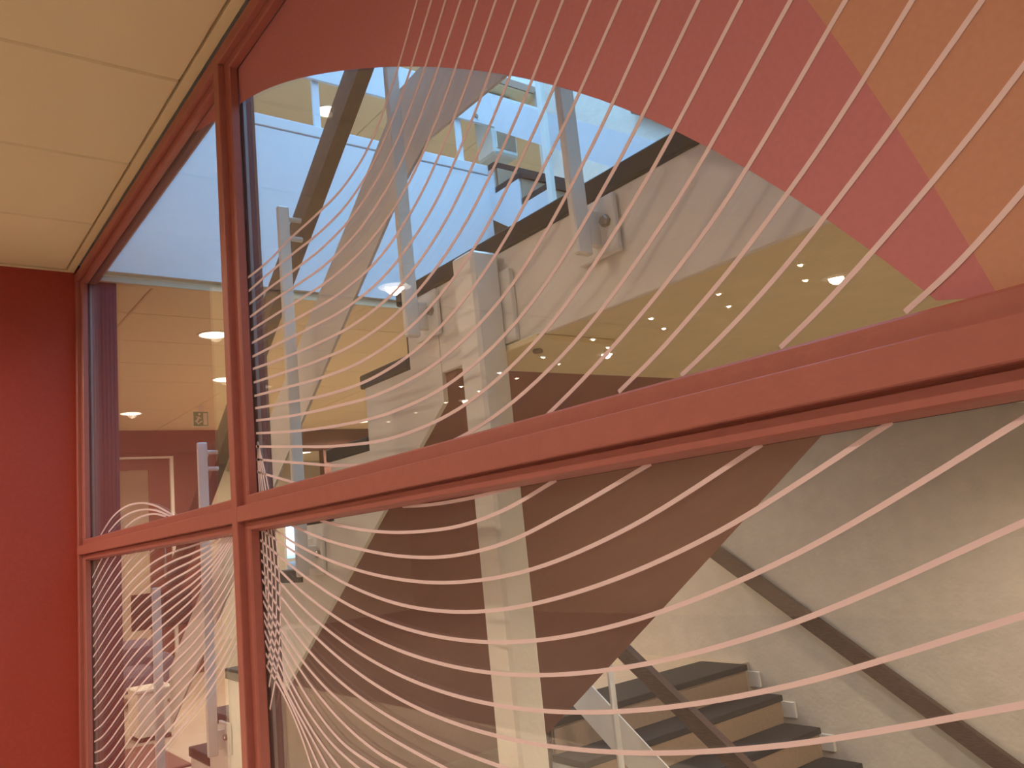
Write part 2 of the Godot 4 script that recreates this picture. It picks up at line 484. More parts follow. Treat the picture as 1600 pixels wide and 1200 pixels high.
# ------------------------------------------------------------------ the glazed partition
# three of the curves on the far lower pane; the others lie evenly between and beyond them
const FAN_ALONG := [4.04, 3.9, 3.75, 3.6, 3.4, 3.2, 3.0, 2.8, 2.6, 2.4, 2.25, 2.15]
const FAN_TOP := [-0.256, -0.202, -0.149, -0.102, -0.048, -0.004, 0.028, 0.047, 0.056, 0.070, 0.105, 0.150]
const FAN_MID := [-0.553, -0.508, -0.451, -0.393, -0.319, -0.254, -0.198, -0.148, -0.095, -0.026, 0.045, 0.106]
const FAN_LOW := [-0.770, -0.742, -0.691, -0.628, -0.542, -0.461, -0.389, -0.321, -0.251, -0.166, -0.085, -0.020]
const MULLION := -2.096
const PANE_TOP := 1.322
const PANE_MID := 0.157
const PANE_LOW := 0.066
const PANE_BOTTOM := -0.95

func ribbon(st: SurfaceTool, pts: PackedVector2Array, w: float, x0: float, x1: float) -> void:
	for i in pts.size():
		pass
	var side := []
	for i in pts.size():
		var d := (pts[mini(i + 1, pts.size() - 1)] - pts[maxi(i - 1, 0)]).normalized()
		var n := Vector2(-d.y, d.x) * (w * 0.5)
		side.append([pts[i] + n, pts[i] - n])
	for i in pts.size() - 1:
		var a: Array = side[i]
		var b: Array = side[i + 1]
		var mid := (pts[i] + pts[i + 1]) * 0.5
		var m := Vector3((x0 + x1) * 0.5, mid.y, -mid.x)
		var q := func(p: Vector2, x: float) -> Vector3: return Vector3(x, p.y, -p.x)
		face(st, [q.call(a[0], x0), q.call(b[0], x0), q.call(b[1], x0), q.call(a[1], x0)], m)
		for s in 2:
			face(st, [q.call(a[s], x0), q.call(b[s], x0), q.call(b[s], x1), q.call(a[s], x1)], m)

# a smooth curve through the given (along, height) pairs, carried straight on past its ends, cut to the pane
func curve(flat: Array, area: Rect2, before: float, after: float) -> Array:
	var p := PackedVector2Array()
	for i in range(0, flat.size(), 2):
		p.append(Vector2(flat[i], flat[i + 1]))
	var fine := PackedVector2Array()
	if before > 0.0:
		fine.append(p[0] + (p[0] - p[1]).normalized() * before)
	for i in p.size() - 1:
		var a := p[maxi(i - 1, 0)]
		var d := p[mini(i + 2, p.size() - 1)]
		for k in 8:
			fine.append(p[i].cubic_interpolate(p[i + 1], a, d, k / 8.0))
	fine.append(p[-1])
	if after > 0.0:
		for k in 12:
			fine.append(p[-1] + (p[-1] - p[-2]).normalized() * after * (k + 1) / 12.0)
	var runs := []
	var run := PackedVector2Array()
	for i in fine.size():
		if area.has_point(fine[i]):
			if run.is_empty() and i > 0:
				run.append(to_edge(fine[i], fine[i - 1], area))
			run.append(fine[i])
		elif not run.is_empty():
			run.append(to_edge(run[-1], fine[i], area))
			runs.append(run)
			run = PackedVector2Array()
	if run.size() > 1:
		runs.append(run)
	return runs

func to_edge(inside: Vector2, outside: Vector2, area: Rect2) -> Vector2:
	var t := 1.0
	var d := outside - inside
	for ax in 2:
		if d[ax] > 1e-9:
			t = minf(t, (area.end[ax] - inside[ax]) / d[ax])
		elif d[ax] < -1e-9:
			t = minf(t, (area.position[ax] - inside[ax]) / d[ax])
	return inside + d * maxf(t, 0.0)

func lines_on(pane: Node3D, curves: Array, area: Rect2, before: float, after: float) -> void:
	for c in curves:
		for r in curve(c, area, before, after):
			if r.size() > 1:
				var st := mb()
				ribbon(st, r, 0.0058, GLASS - 0.0052, GLASS - 0.0042)
				obj("vinyl_line", st, M.tape, pane)

# a printed film from points (along, height), one millimetre thick on the corridor face of the glass
func film(pane: Node3D, pts: PackedVector2Array, m: Material, label: String) -> void:
	var st := mb()
	prism(st, pts, GLASS - 0.0041, GLASS - 0.0031)
	tag(obj("vinyl_film", st, m, pane), label)

func arch(u: float) -> float:
	return (((-0.115 * u + 0.65) * u - 1.499) * u + 2.123) * u - 0.402

func make_pane(owner: Node3D, z0: float, z1: float, y0: float, y1: float) -> MeshInstance3D:
	var p := obj("pane", one_box(Vector3(GLASS - 0.003, y0 - 0.008, z0 - 0.008), Vector3(GLASS + 0.003, y1 + 0.008, z1 + 0.008)), M.glass, owner)
	return p

func build_partition() -> void:
	var w := thing("window_1", Vector3(GLASS, FLOOR, -1.4), "red framed glazed partition with pink vinyl lines between corridor and stairs", "window", "", "structure")
	# frame bodies, front FACE to the same depth behind the glass
	var back := 2.0 * GLASS - FACE
	var x1 := 0.740
	var x2 := 2.0 * GLASS - x1
	var zr := 0.6
	obj("top_rail", one_box(Vector3(FACE, 1.345, Z_END), Vector3(back, 1.383, zr), 0.002), M.frame, w)
	obj("head_gap", one_box(Vector3(FACE + 0.03, 1.384, Z_END), Vector3(back - 0.01, CEIL + 0.04, 2.9)), M.dark, w)
	obj("transom", one_box(Vector3(FACE, 0.0931, Z_END), Vector3(back, 0.1313, zr), 0.0015), M.frame, w)
	obj("bottom_rail", one_box(Vector3(FACE, FLOOR, Z_END), Vector3(back, -0.98, zr), 0.002), M.frame, w)
	obj("jamb", one_box(Vector3(FACE + 0.001, -0.98, Z_END), Vector3(back - 0.001, 1.345, -4.098), 0.002), M.frame, w)
	for z in [MULLION, -0.135]:
		obj("mullion", one_box(Vector3(FACE - 0.001, -0.979, z - 0.0193), Vector3(back + 0.001, 1.3446, z + 0.0193), 0.002), M.frame, w)
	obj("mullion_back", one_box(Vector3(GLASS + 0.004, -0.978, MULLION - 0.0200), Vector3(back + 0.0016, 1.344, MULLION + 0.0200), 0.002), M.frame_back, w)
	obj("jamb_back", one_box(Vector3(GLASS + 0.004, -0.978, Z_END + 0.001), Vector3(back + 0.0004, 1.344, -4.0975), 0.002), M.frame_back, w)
	# glazing beads in two panes' openings each side of the middle mullion
	var openings := [[-4.098, MULLION - 0.0193, "left"], [MULLION + 0.0193, -0.1543, "right"], [-0.1157, zr, "near"]]
	for o in openings:
		var a: float = o[0]
		var b: float = o[1]
		var zl := a + (0.040 if o[2] == "left" else 0.0344)
		var zh := b - 0.0344
		for row in 2:
			var lo: float = 0.1313 if row == 0 else -0.98
			var hi: float = 1.345 if row == 0 else 0.0931
			var glass_lo: float = PANE_MID if row == 0 else PANE_BOTTOM
			var glass_hi: float = PANE_TOP if row == 0 else PANE_LOW
			for side in 2:
				var xa: float = x1 if side == 0 else GLASS + 0.0035
				var xb: float = GLASS - 0.0035 if side == 0 else x2
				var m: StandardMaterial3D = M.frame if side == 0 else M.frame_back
				# upright beads
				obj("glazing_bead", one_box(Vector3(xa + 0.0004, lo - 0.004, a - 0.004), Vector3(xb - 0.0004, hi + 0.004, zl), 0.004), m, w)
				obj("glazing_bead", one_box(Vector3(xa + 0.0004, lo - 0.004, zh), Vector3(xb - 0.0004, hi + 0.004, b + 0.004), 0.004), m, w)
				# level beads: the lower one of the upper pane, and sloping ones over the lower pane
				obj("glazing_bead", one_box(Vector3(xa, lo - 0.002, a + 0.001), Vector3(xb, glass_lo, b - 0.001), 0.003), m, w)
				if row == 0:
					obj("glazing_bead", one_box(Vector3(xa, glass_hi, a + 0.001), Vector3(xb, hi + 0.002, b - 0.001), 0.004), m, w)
				else:
					var st := mb()
					var f: float = xa if side == 0 else xb
					var g: float = xb if side == 0 else xa
					var prof := PackedVector2Array([Vector2(f, 0.0885), Vector2(f, 0.0715), Vector2(lerpf(f, g, 0.25), 0.0690), Vector2(g, glass_hi - 0.001), Vector2(g, 0.0885)])
					bead_profile(st, prof, a + 0.001, b - 0.001)
					obj("glazing_bead", st, m, w)
					obj("bead_gap", one_box(Vector3(xa + 0.004, 0.088, a + 0.001), Vector3(xb - 0.002, 0.0945, b - 0.001)), m, w)
			var p := make_pane(w, zl, zh, glass_lo, glass_hi)
			tag(p, "%s %s pane of clear glass" % ["upper" if row == 0 else "lower", {"left": "far", "right": "large", "near": "nearest"}[o[2]]])
			obj("spacer", one_box(Vector3(GLASS + 0.004, glass_lo + 0.004, zl + 0.0005), Vector3(GLASS + 0.012, glass_hi - 0.004, zl + 0.0022)), M.spacer, w)
			if o[2] == "near":
				continue
			var area := Rect2(-zh, glass_lo, zh - zl, glass_hi - glass_lo)
			if o[2] == "right" and row == 0:
				var red := PackedVector2Array()
				var orange := PackedVector2Array()
				for k in 41:
					var u := lerpf(area.end.x, 0.338, k / 40.0)
					red.append(Vector2(u, arch(u)))
				for k in 25:
					var y := lerpf(PANE_MID, PANE_TOP, k / 24.0)
					var q := Vector2(3.716 - sqrt(12.6687 - (y + 0.796) * (y + 0.796)), y)
					red.append(q)
					orange.append(q)
				red.append(Vector2(area.end.x, PANE_TOP))
				orange.append(Vector2(area.position.x, PANE_TOP))
				orange.append(Vector2(area.position.x, PANE_MID))
				film(p, red, M.film_red, "rose red film ending in a sweeping arch")
				film(p, orange, M.film_orange, "orange film beside the rose red film")
				lines_on(p, UPPER, area, 0.0, 1.6)
				lines_on(p, STEEP, area, 0.0, 0.0)
			elif o[2] == "right":
				lines_on(p, LOWER, area, 0.05, 0.9)
				lines_on(p, STEEP, area, 0.0, 0.0)
			elif row == 0:
				film(p, PackedVector2Array([Vector2(area.position.x, 1.243), Vector2(2.26, 1.272), Vector2(2.40, 1.310), Vector2(2.44, PANE_TOP), Vector2(area.position.x, PANE_TOP)]), M.film_red, "corner of rose red film")
				lines_on(p, ARCS, area, 0.0, 0.0)
			else:
				var fan := []
				for k in range(-6, 18):
					var c := []
					for n in FAN_ALONG.size():
						var y: float
						if k < 0:
							y = FAN_TOP[n] - 0.041 * k
						elif k <= 7:
							y = lerpf(FAN_TOP[n], FAN_MID[n], k / 7.0)
						else:
							y = lerpf(FAN_MID[n], FAN_LOW[n], (k - 7) / 5.0)
						c.append(FAN_ALONG[n])
						c.append(y)
					fan.append(c)
				lines_on(p, fan, area, 0.0, 0.0)

func bead_profile(st: SurfaceTool, prof: PackedVector2Array, z0: float, z1: float) -> void:
	var c := Vector2.ZERO
	for q in prof:
		c += q
	c /= prof.size()
	var mid := Vector3(c.x, c.y, (z0 + z1) * 0.5)
	for i in prof.size():
		var a := prof[i]
		var b := prof[(i + 1) % prof.size()]
		face(st, [Vector3(a.x, a.y, z0), Vector3(b.x, b.y, z0), Vector3(b.x, b.y, z1), Vector3(a.x, a.y, z1)], mid)
	for z in [z0, z1]:
		var p := []
		for q in prof:
			p.append(Vector3(q.x, q.y, z))
		face(st, p, mid)

# ------------------------------------------------------------------ stairs
# n treads go down from the level top; the uppermost riser stands at z_top, and dir is -1 where the flight goes down away from the viewer
func flight(o: Node3D, x0: float, x1: float, z_top: float, top: float, dir: float, rise: float, run: float, n: int, drop: float, from_edge: float, y_min: float) -> void:
	var body := PackedVector2Array()     # solid under the treads
	var z := z_top
	var y := top
	body.append(Vector2(-z, y - 0.045))
	for k in n:
		y = top - rise * (k + 1)
		body.append(Vector2(-z, y - 0.042))
		z = z_top + dir * run * (k + 1)
		if k < n - 1:
			body.append(Vector2(-z, y - 0.042))
	var last := Vector2(-(z_top + dir * run * (n - 1)), top - rise * n - 0.042)
	var slope := rise / run
	# back along the soffit
	var under := func(zz: float) -> float: return top - rise + slope * dir * -1.0 * ((zz - z_top)) - drop
	var y_end: float = under.call(-last.x)
	if y_end < y_min:
		body.append(Vector2(last.x, y_min))
		body.append(Vector2(-(z_top + (top - rise - drop - y_min) / slope * dir), y_min))
	else:
		body.append(Vector2(last.x, minf(last.y, y_end)))
	var zt := z_top + dir * -from_edge
	body.append(Vector2(-zt, under.call(zt)))
	body.append(Vector2(-zt, top - 0.045))
	var st := mb()
	prism(st, body, x0 + 0.0135, x1 - 0.03)
	obj("flight_body", st, M.riser, o)
	for k in n:
		var zk := z_top + dir * run * k
		var yk := top - rise * k
		# riser
		var za := zk
		var zb := zk + dir * 0.012
		obj("riser", one_box(Vector3(x0 + 0.0130, yk - rise + 0.002, minf(za, zb)), Vector3(x1, yk - 0.040, maxf(za, zb))), M.riser, o)
		if k < n - 1:
			var t0 := zk + dir * 0.010
			var t1 := zk + dir * (run + 0.026)
			obj("tread", one_box(Vector3(x0 - 0.002, yk - rise - 0.038, minf(t0, t1)), Vector3(x1 + 0.005, yk - rise, maxf(t0, t1)), 0.003), M.slate, o)

# the saw-toothed side plate of a flight
func stringer(o: Node3D, xa: float, xb: float, z_top: float, top: float, dir: float, rise: float, run: float, n: int, depth: float, beyond: float, m: Material) -> void:
	var poly := PackedVector2Array()
	var nose := func(z: float) -> float: return top - rise + (rise / run) * -dir * (z - (z_top + dir * (run + 0.025)))
	var zs := z_top - dir * beyond
	poly.append(Vector2(-zs, top - 0.04))
	for k in n:
		var z := z_top + dir * run * k
		poly.append(Vector2(-z, top - rise * k - 0.04))
		poly.append(Vector2(-z, top - rise * (k + 1) - 0.04))
	var ze := z_top + dir * run * (n - 1)
	var y_low := top - rise * n - 0.249
	poly.append(Vector2(-(ze + dir * 0.02), top - rise * n - 0.04))
	poly.append(Vector2(-(ze + dir * 0.02), maxf(nose.call(ze) - depth, y_low)))
	if nose.call(ze) - depth < y_low:
		poly.append(Vector2(-(z_top + dir * (run + 0.025) + (y_low + depth - top + rise) / ((rise / run) * -dir)), y_low))
	poly.append(Vector2(-zs, nose.call(zs) - depth))
	var st := mb()
	prism(st, poly, xa, xb)
	obj("stringer", st, m, o)

func build_stairs() -> void:
	# the landing
	var lz := -1.61
	var l := thing("stair_landing", Vector3(3.0, 0.385, -0.2), "half landing with a cream edge and dark slate floor above the glazing", "landing", "", "structure")
	obj("slab", one_box(Vector3(1.072, 0.3845, -1.56), Vector3(4.95, LANDING - 0.0405, 1.2)), M.under, l)
	obj("slate_floor", one_box(Vector3(1.052, LANDING - 0.04, -1.752), Vector3(4.95, LANDING, 1.2), 0.003), M.slate, l)
	obj("nosing", one_box(Vector3(1.0515, LANDING - 0.0405, -1.782), Vector3(2.86, LANDING + 0.0005, -1.7525), 0.003), M.slate, l)
	obj("fascia", one_box(Vector3(1.06, 0.384, lz), Vector3(1.072, LANDING - 0.041, 1.2), 0.002), M.cream, l)
	obj("trimmer", one_box(Vector3(2.90, 0.385, -1.740), Vector3(4.95, LANDING - 0.041, -1.56)), M.cream, l)
	# the flight from the foyer floor up to the landing
	var a := thing("stair_flight", Vector3(1.95, FLOOR, -3.0), "cream sided stair flight with brown underside rising to the landing", "stairs")
	flight(a, 1.06, 2.85, -1.75, LANDING, -1.0, RISE, RUN, 10, 0.19, -0.03, FLOOR - 0.3)
	stringer(a, 1.06, 1.072, -1.75, LANDING, -1.0, RISE, RUN, 10, 0.433, 0.139, M.cream)
	var soffit := mb()
	var s0 := Vector2(1.558, 0.384)
	var s1 := Vector2(3.62, 0.384 - 0.6967 * (3.62 - 1.558))
	prism(soffit, PackedVector2Array([s0, s1, s1 + Vector2(0.02, 0.02), s0 + Vector2(0.02, 0.02)]), 1.0725, 2.85)
	tag(obj("soffit", soffit, M.soffit, a), "brown painted sloping underside")
	# the flight that comes up from the storey below along the far wall
	var b := thing("stair_flight", Vector3(3.96, -2.85, -2.7), "stair flight with slate treads coming up along the wall below the landing", "stairs")
	flight(b, 3.07, 4.85, -3.895, FLOOR, 1.0, 0.178, 0.2545, 10, 0.22, -0.03, -3.0)
	obj("nosing", one_box(Vector3(3.066, FLOOR - 0.036, -4.280), Vector3(4.855, FLOOR + 0.003, -3.868), 0.003), M.slate, b)
	stringer(b, 3.07, 3.082, -3.895, FLOOR, 1.0, 0.178, 0.2545, 10, 0.30, 0.0, M.cream)
	for k in 5:
		var z := -3.905 + 0.12 * k * 2.12
		tag(obj("wall_plate", one_box(Vector3(4.925, -1.232 - 0.178 * k, z - 0.065), Vector3(4.9485, -1.130 - 0.178 * k, z + 0.065), 0.002), M.post, b), "small white plate on the wall")
	# the flight from the landing up to the floor above
	var d := thing("stair_flight", Vector3(4.05, LANDING, -2.9), "white stair flight with slate treads rising to the upper floor", "stairs")
	flight(d, 3.2, 4.90, -4.04, UPPER_FLOOR, 1.0, 0.1776, 0.2549, 10, 0.20, -0.03, 0.386)
	obj("nosing", one_box(Vector3(3.196, UPPER_FLOOR - 0.040, -4.085), Vector3(4.91, UPPER_FLOOR, -4.015), 0.003), M.slate, d)
	stringer(d, 3.2, 3.212, -4.04, UPPER_FLOOR, 1.0, 0.1776, 0.2549, 10, 0.433, 0.052, M.white)
	# the square post that carries the landing
	var p := thing("steel_post", Vector3(1.012, -3.0, -1.37), "square cream steel post standing before the landing edge", "post")
	obj("shaft", one_box(Vector3(0.976, -3.0, -1.410), Vector3(1.048, 0.588, -1.333), 0.007), M.post, p)
	obj("angle_bracket", one_box(Vector3(1.046, 0.388, -1.345), Vector3(1.0595, 0.545, -1.303), 0.002), M.post, p)
	obj("seat_plate", one_box(Vector3(1.045, 0.370, -1.40), Vector3(1.26, 0.384, -1.23), 0.002), M.under, p)
	obj("bolt", hex(Vector3(1.10, 0.370, -1.30), Vector3.DOWN, 0.011, 0.008), M.steel, p)

func hex(at: Vector3, dir: Vector3, r: float, h: float) -> SurfaceTool:
	var st := mb()
	bar(st, at, at + dir * h, r, 6)
	return st

# ------------------------------------------------------------------ railings
# an upright flat bar with its plate on the face at x_face, its bolt and two pins that hold the rail; s is the side (-1: nearer the glass)
func baluster(o: Node3D, x_face: float, z: float, y_plate: float, y_top: float, s: float, pins: bool, half := 0.0085) -> void:
	var xa := x_face + s * 0.075
	var xb := x_face + s * 0.038
	var bal := obj("baluster", one_box(Vector3(minf(xa, xb), y_plate - 0.055, z - half), Vector3(maxf(xa, xb), y_top, z + half), 0.003), M.post, o)
	obj("bracket_plate", one_box(Vector3(minf(x_face + s * 0.003, x_face + s * 0.0145), y_plate - 0.055, z - 0.058), Vector3(maxf(x_face + s * 0.003, x_face + s * 0.0145), y_plate + 0.055, z + 0.048), 0.002), M.post, bal)
	obj("bracket_arm", one_box(Vector3(minf(x_face + s * 0.011, x_face + s * 0.04), y_plate - 0.036, z - 0.008), Vector3(maxf(x_face + s * 0.011, x_face + s * 0.04), y_plate + 0.032, z + 0.008), 0.002), M.post, bal)
	var st := mb()
	bar(st, Vector3(x_face + s * 0.011, y_plate + 0.006, z + 0.026), Vector3(x_face + s * 0.026, y_plate + 0.006, z + 0.026), 0.0115, 6)
	bar(st, Vector3(x_face + s * 0.011, y_plate + 0.006, z + 0.026), Vector3(x_face + s * 0.014, y_plate + 0.006, z + 0.026), 0.0175, 20)
	tag(obj("bolt", st, M.steel, bal), "steel bolt head")
	if pins:
		for dy in [0.038, 0.102]:
			var pin := mb()
			bar(pin, Vector3(xb, y_top - dy, z), Vector3(x_face - s * 0.004, y_top - dy, z), 0.0085, 14)
			obj("pin", pin, M.post, bal)

# a board or rail of the section lo..hi (x, y) from (z0, y0) to (z1, y1)
func rail(st: SurfaceTool, x0: float, x1: float, z0: float, y0: float, z1: float, y1: float, low: float, high: float) -> void:
	prism(st, PackedVector2Array([Vector2(-z0, y0 + low), Vector2(-z1, y1 + low), Vector2(-z1, y1 + high), Vector2(-z0, y0 + high)]), x0, x1)

func build_railings() -> void:
	# up the near side of the first flight and along the landing edge: one railing, its rails turning at the head of the stairs
	var slope := RISE / RUN
	var nose := func(z: float) -> float: return LANDING - RISE + slope * (z + 2.020)
	var r := thing("stair_railing", Vector3(1.06, 0.4, -2.2), "cream railing with brown handrail along the flight and landing nearest the glass", "railing")
	var z_turn := -1.675
	var z_far := -4.0
	var board := mb()
	# mid board: sloped length and level length share one mitred outline
	prism(board, PackedVector2Array([
		Vector2(-z_far, nose.call(z_far) + 0.23), Vector2(1.71, nose.call(-1.71) + 0.23), Vector2(1.587, 0.969),
		Vector2(0.9, 0.969), Vector2(-1.1, 0.969), Vector2(-1.1, 1.204), Vector2(0.9, 1.204), Vector2(1.50, 1.204), Vector2(1.535, 1.190), Vector2(1.575, 1.165),
		Vector2(1.60, 1.166), Vector2(1.69, nose.call(-1.69) + 0.467), Vector2(-z_far, nose.call(z_far) + 0.467)]), 1.062, 1.070)
	obj("rail_board", board, M.cream, r)
	var hand := mb()
	prism(hand, PackedVector2Array([
		Vector2(-z_far, nose.call(z_far) + 0.785), Vector2(1.62, nose.call(-1.62) + 0.785), Vector2(1.55, 1.53), Vector2(-1.1, 1.53), Vector2(-1.1, 1.63), Vector2(1.50, 1.63),
		Vector2(1.60, nose.call(-1.60) + 0.885), Vector2(-z_far, nose.call(z_far) + 0.885)]), 1.062, 1.107)
	tag(obj("handrail", hand, M.wood, r), "flat brown wooden handrail")
	for z in [-2.35, -3.24]:
		baluster(r, 1.06, z, nose.call(z) - 0.245, nose.call(z) + 0.845, -1.0, true)
	for z in [-3.95]:
		baluster(r, 1.06, z, nose.call(z) - 0.11, nose.call(z) + 0.80, -1.0, false)
	for z in [-1.635, -1.03, -0.42, 0.2, 0.8]:
		baluster(r, 1.06, z, 0.530, 1.60, -1.0, true)
	# railing of the flight below, on its open side
	var b := thing("stair_railing", Vector3(3.1, -2.4, -2.8), "brown handrail and cream board over the lower flight beneath the landing", "railing")
	var nb := func(z: float) -> float: return FLOOR - 0.178 - 0.6994 * (z + 3.615)
	var st := mb()
	rail(st, 3.09, 3.135, -3.95, nb.call(-3.95), -1.7, nb.call(-1.7), 0.785, 0.885)
	tag(obj("handrail", st, M.wood, b), "flat brown wooden handrail")
	st = mb()
	rail(st, 3.09, 3.098, -3.95, nb.call(-3.95), -1.7, nb.call(-1.7), 0.23, 0.467)
	obj("rail_board", st, M.cream, b)
	for z in [-3.27, -2.40]:
		baluster(b, 3.07, z, nb.call(z) - 0.2, nb.call(z) + 0.845, -1.0, true)
	# railing of the upper flight and of the upper floor edge
	var d := thing("stair_railing", Vector3(3.22, 1.6, -3.0), "white railing on the open side of the upper flight", "railing")
	var nd := func(z: float) -> float: return UPPER_FLOOR - 0.1776 - 0.6967 * (z + 3.76)
	st = mb()
	rail(st, 3.22, 3.265, -4.0, nd.call(-4.0), -1.9, nd.call(-1.9), 0.785, 0.885)
	tag(obj("handrail", st, M.wood, d), "flat brown wooden handrail")
	st = mb()
	rail(st, 3.22, 3.228, -4.0, nd.call(-4.0), -1.9, nd.call(-1.9), 0.23, 0.467)
	obj("rail_board", st, M.white, d)
	for z in [-3.43, -1.95]:
		baluster(d, 3.2, z, nd.call(z) - 0.15, nd.call(z) + 0.845, -1.0, true, 0.021)
	var u := thing("floor_railing", Vector3(2.0, UPPER_FLOOR, -4.12), "white posts and broad board along the edge of the upper floor", "railing")
	obj("rail_board", one_box(Vector3(0.83, 2.715, -4.115), Vector3(3.75, 2.965, -4.095), 0.003), M.white, u)
	tag(obj("handrail", one_box(Vector3(0.83, 3.29, -4.14), Vector3(3.75, 3.39, -4.095), 0.004), M.wood, u), "flat brown wooden handrail")
	for x in [2.005, 3.015]:
		obj("post", one_box(Vector3(x - 0.022, UPPER_FLOOR, -4.14), Vector3(x + 0.022, 3.35, -4.12), 0.003), M.white, u)
	for x in [2.93]:
		var bolt := mb()
		bar(bolt, Vector3(x + 0.22, 2.76, -4.095), Vector3(x + 0.22, 2.76, -4.085), 0.015, 12)
		obj("bolt", bolt, M.steel, u)
	# handrails fixed to the far wall
	wall_rail(-4.12, -0.52, -1.9, -1.715, "brown handrail sloping down the pale wall beside the lower flight")
	wall_rail(-4.24, 3.27, -1.9, 1.64, "brown handrail high on the wall beside the upper flight")

func wall_rail(z0: float, y0: float, z1: float, y1: float, label: String) -> void:
	var o := thing("wall_handrail", Vector3(4.9, minf(y0, y1), (z0 + z1) * 0.5), label, "handrail")
	var st := mb()
	if y0 < 0.0:
		y0 = -0.636 - 0.6848 * (z0 + 3.62)
		y1 = -0.636 - 0.6848 * (z1 + 3.62)
	rail(st, 4.862, 4.905, z0, y0, z1, y1, 0.0, 0.128)
	obj("rail", st, M.wood, o)
	for k in 4:
		var t := 0.08 + 0.28 * k
		var z := lerpf(z0, z1, t)
		var y := lerpf(y0, y1, t)
		var p := mb()
		bar(p, Vector3(4.904, y + 0.06, z), Vector3(4.95, y + 0.06, z), 0.01, 12)
		obj("bracket", p, M.steel, o)

# ------------------------------------------------------------------ lamps
func downlight(x: float, y: float, z: float, r: float, label: String, group: String, energy: float, m: Material) -> void:
	var o := thing("ceiling_lamp", Vector3(x, y, z), label, "lamp", group)
	var st := mb()
	for i in 32:
		var a := TAU * i / 32
		var b := TAU * (i + 1) / 32
		var p0 := Vector3(cos(a), 0, sin(a))
		var p1 := Vector3(cos(b), 0, sin(b))
		var c := Vector3(x, y, z)
		var prof := [[r * 0.86, 0.004], [r * 0.88, -0.006], [r * 0.97, -0.007], [r, 0.002]]
		for k in 3:
			face(st, [c + p0 * prof[k][0] + Vector3(0, prof[k][1], 0), c + p1 * prof[k][0] + Vector3(0, prof[k][1], 0), c + p1 * prof[k + 1][0] + Vector3(0, prof[k + 1][1], 0), c + p0 * prof[k + 1][0] + Vector3(0, prof[k + 1][1], 0)], c + Vector3(0, 0.1, 0))
	obj("ring", st, M.ring, o)
	st = mb()
	bar(st, Vector3(x, y - 0.004, z), Vector3(x, y + 0.003, z), r * 0.87, 32)
	obj("diffuser", st, m, o)
	if energy > 0.0:
		var l := SpotLight3D.new()
		l.name = "light"
		l.light_color = LAMP
		l.light_energy = energy
		l.light_size = r * 0.45
		l.spot_range = 25.0
		l.spot_attenuation = 2.0
		l.spot_angle = 82.0
		l.spot_angle_attenuation = 0.6
		l.shadow_enabled = true
		l.position = Vector3(0, -0.003, 0)
		l.rotation_degrees = Vector3(-90, 0, 0)
		o.add_child(l)

func build_lamps() -> void:
	var first := ["first", "second", "third", "fourth", "fifth", "sixth", "seventh", "eighth", "ninth", "tenth", "eleventh"]
	var z_near := [-3.83, -1.50, 0.55, 2.2]
	for k in 4:
		downlight(-0.72, CEIL, z_near[k], 0.10, "round corridor ceiling lamp, %s from the red end wall%s" % [first[k], ", mirrored large beside the stepped stair" if k == 0 else ""], "round corridor lamps", LAMP_E * [1.0, 0.4, 0.3, 0.5][k], M.diffuser)
	var z_hall := [-7.0, -4.88, -2.74, -0.6, 1.5]
	for k in 5:
		downlight(-3.34, CEIL, z_hall[k], 0.10, "round hall lamp beside the row of small spots, %s from the far wall" % first[k], "round hall lamps", LAMP_E * 1.5, M.hall_glow)
	downlight(-1.0, CEIL, -6.6, 0.10, "round hall lamp just past the red end wall", "round hall lamps", LAMP_E, M.hall_glow)
	downlight(-1.0, CEIL, -9.6, 0.10, "round hall lamp well past the red end wall, by the far wall", "round hall lamps", LAMP_E, M.hall_glow)
	for k in 11:
		for s in 2:
			downlight(-2.83 if s == 0 else -3.17, CEIL, -2.05 - 0.612 * k - 0.19 * s, 0.027, "small bright ceiling spot, %s of the %s pair in the mirrored row" % ["upper" if s == 0 else "lower", first[k]], "paired small spots", LAMP_E * 0.08, M.spot_glow)
	downlight(1.665, CEIL, -5.06, 0.10, "round lamp in the foyer ceiling nearest the red mullion", "", LAMP_E, M.diffuser)
	downlight(2.16, CEIL, -6.35, 0.10, "second round foyer lamp half hidden by the red mullion", "", LAMP_E, M.diffuser)
	downlight(1.83, CEIL, -7.90, 0.10, "round foyer lamp low beside the purple pier", "", LAMP_E, M.diffuser)
	downlight(4.36, CEIL, -8.35, 0.10, "round foyer lamp seen just left of the stepped stair side", "", LAMP_E, M.diffuser)
	downlight(4.82, CEIL, -11.0, 0.10, "round lamp beyond the brown bulkhead at the foyer's far end", "", LAMP_E, M.diffuser)
	downlight(4.6, CEIL, -5.6, 0.10, "round foyer lamp hidden behind the stairs", "", LAMP_E, M.diffuser)
	downlight(2.4, CEIL, -10.4, 0.10, "round lamp in the room behind the brown foyer door", "", LAMP_E * 1.3, M.diffuser)
	downlight(2.35, 0.3845, -0.78, 0.10, "round lamp under the stair landing, nearest the glass", "", LAMP_E * 1.3, M.diffuser)
	downlight(3.8, 0.3845, -0.95, 0.10, "round lamp under the stair landing, nearest the pale wall", "", LAMP_E * 1.1, M.diffuser)

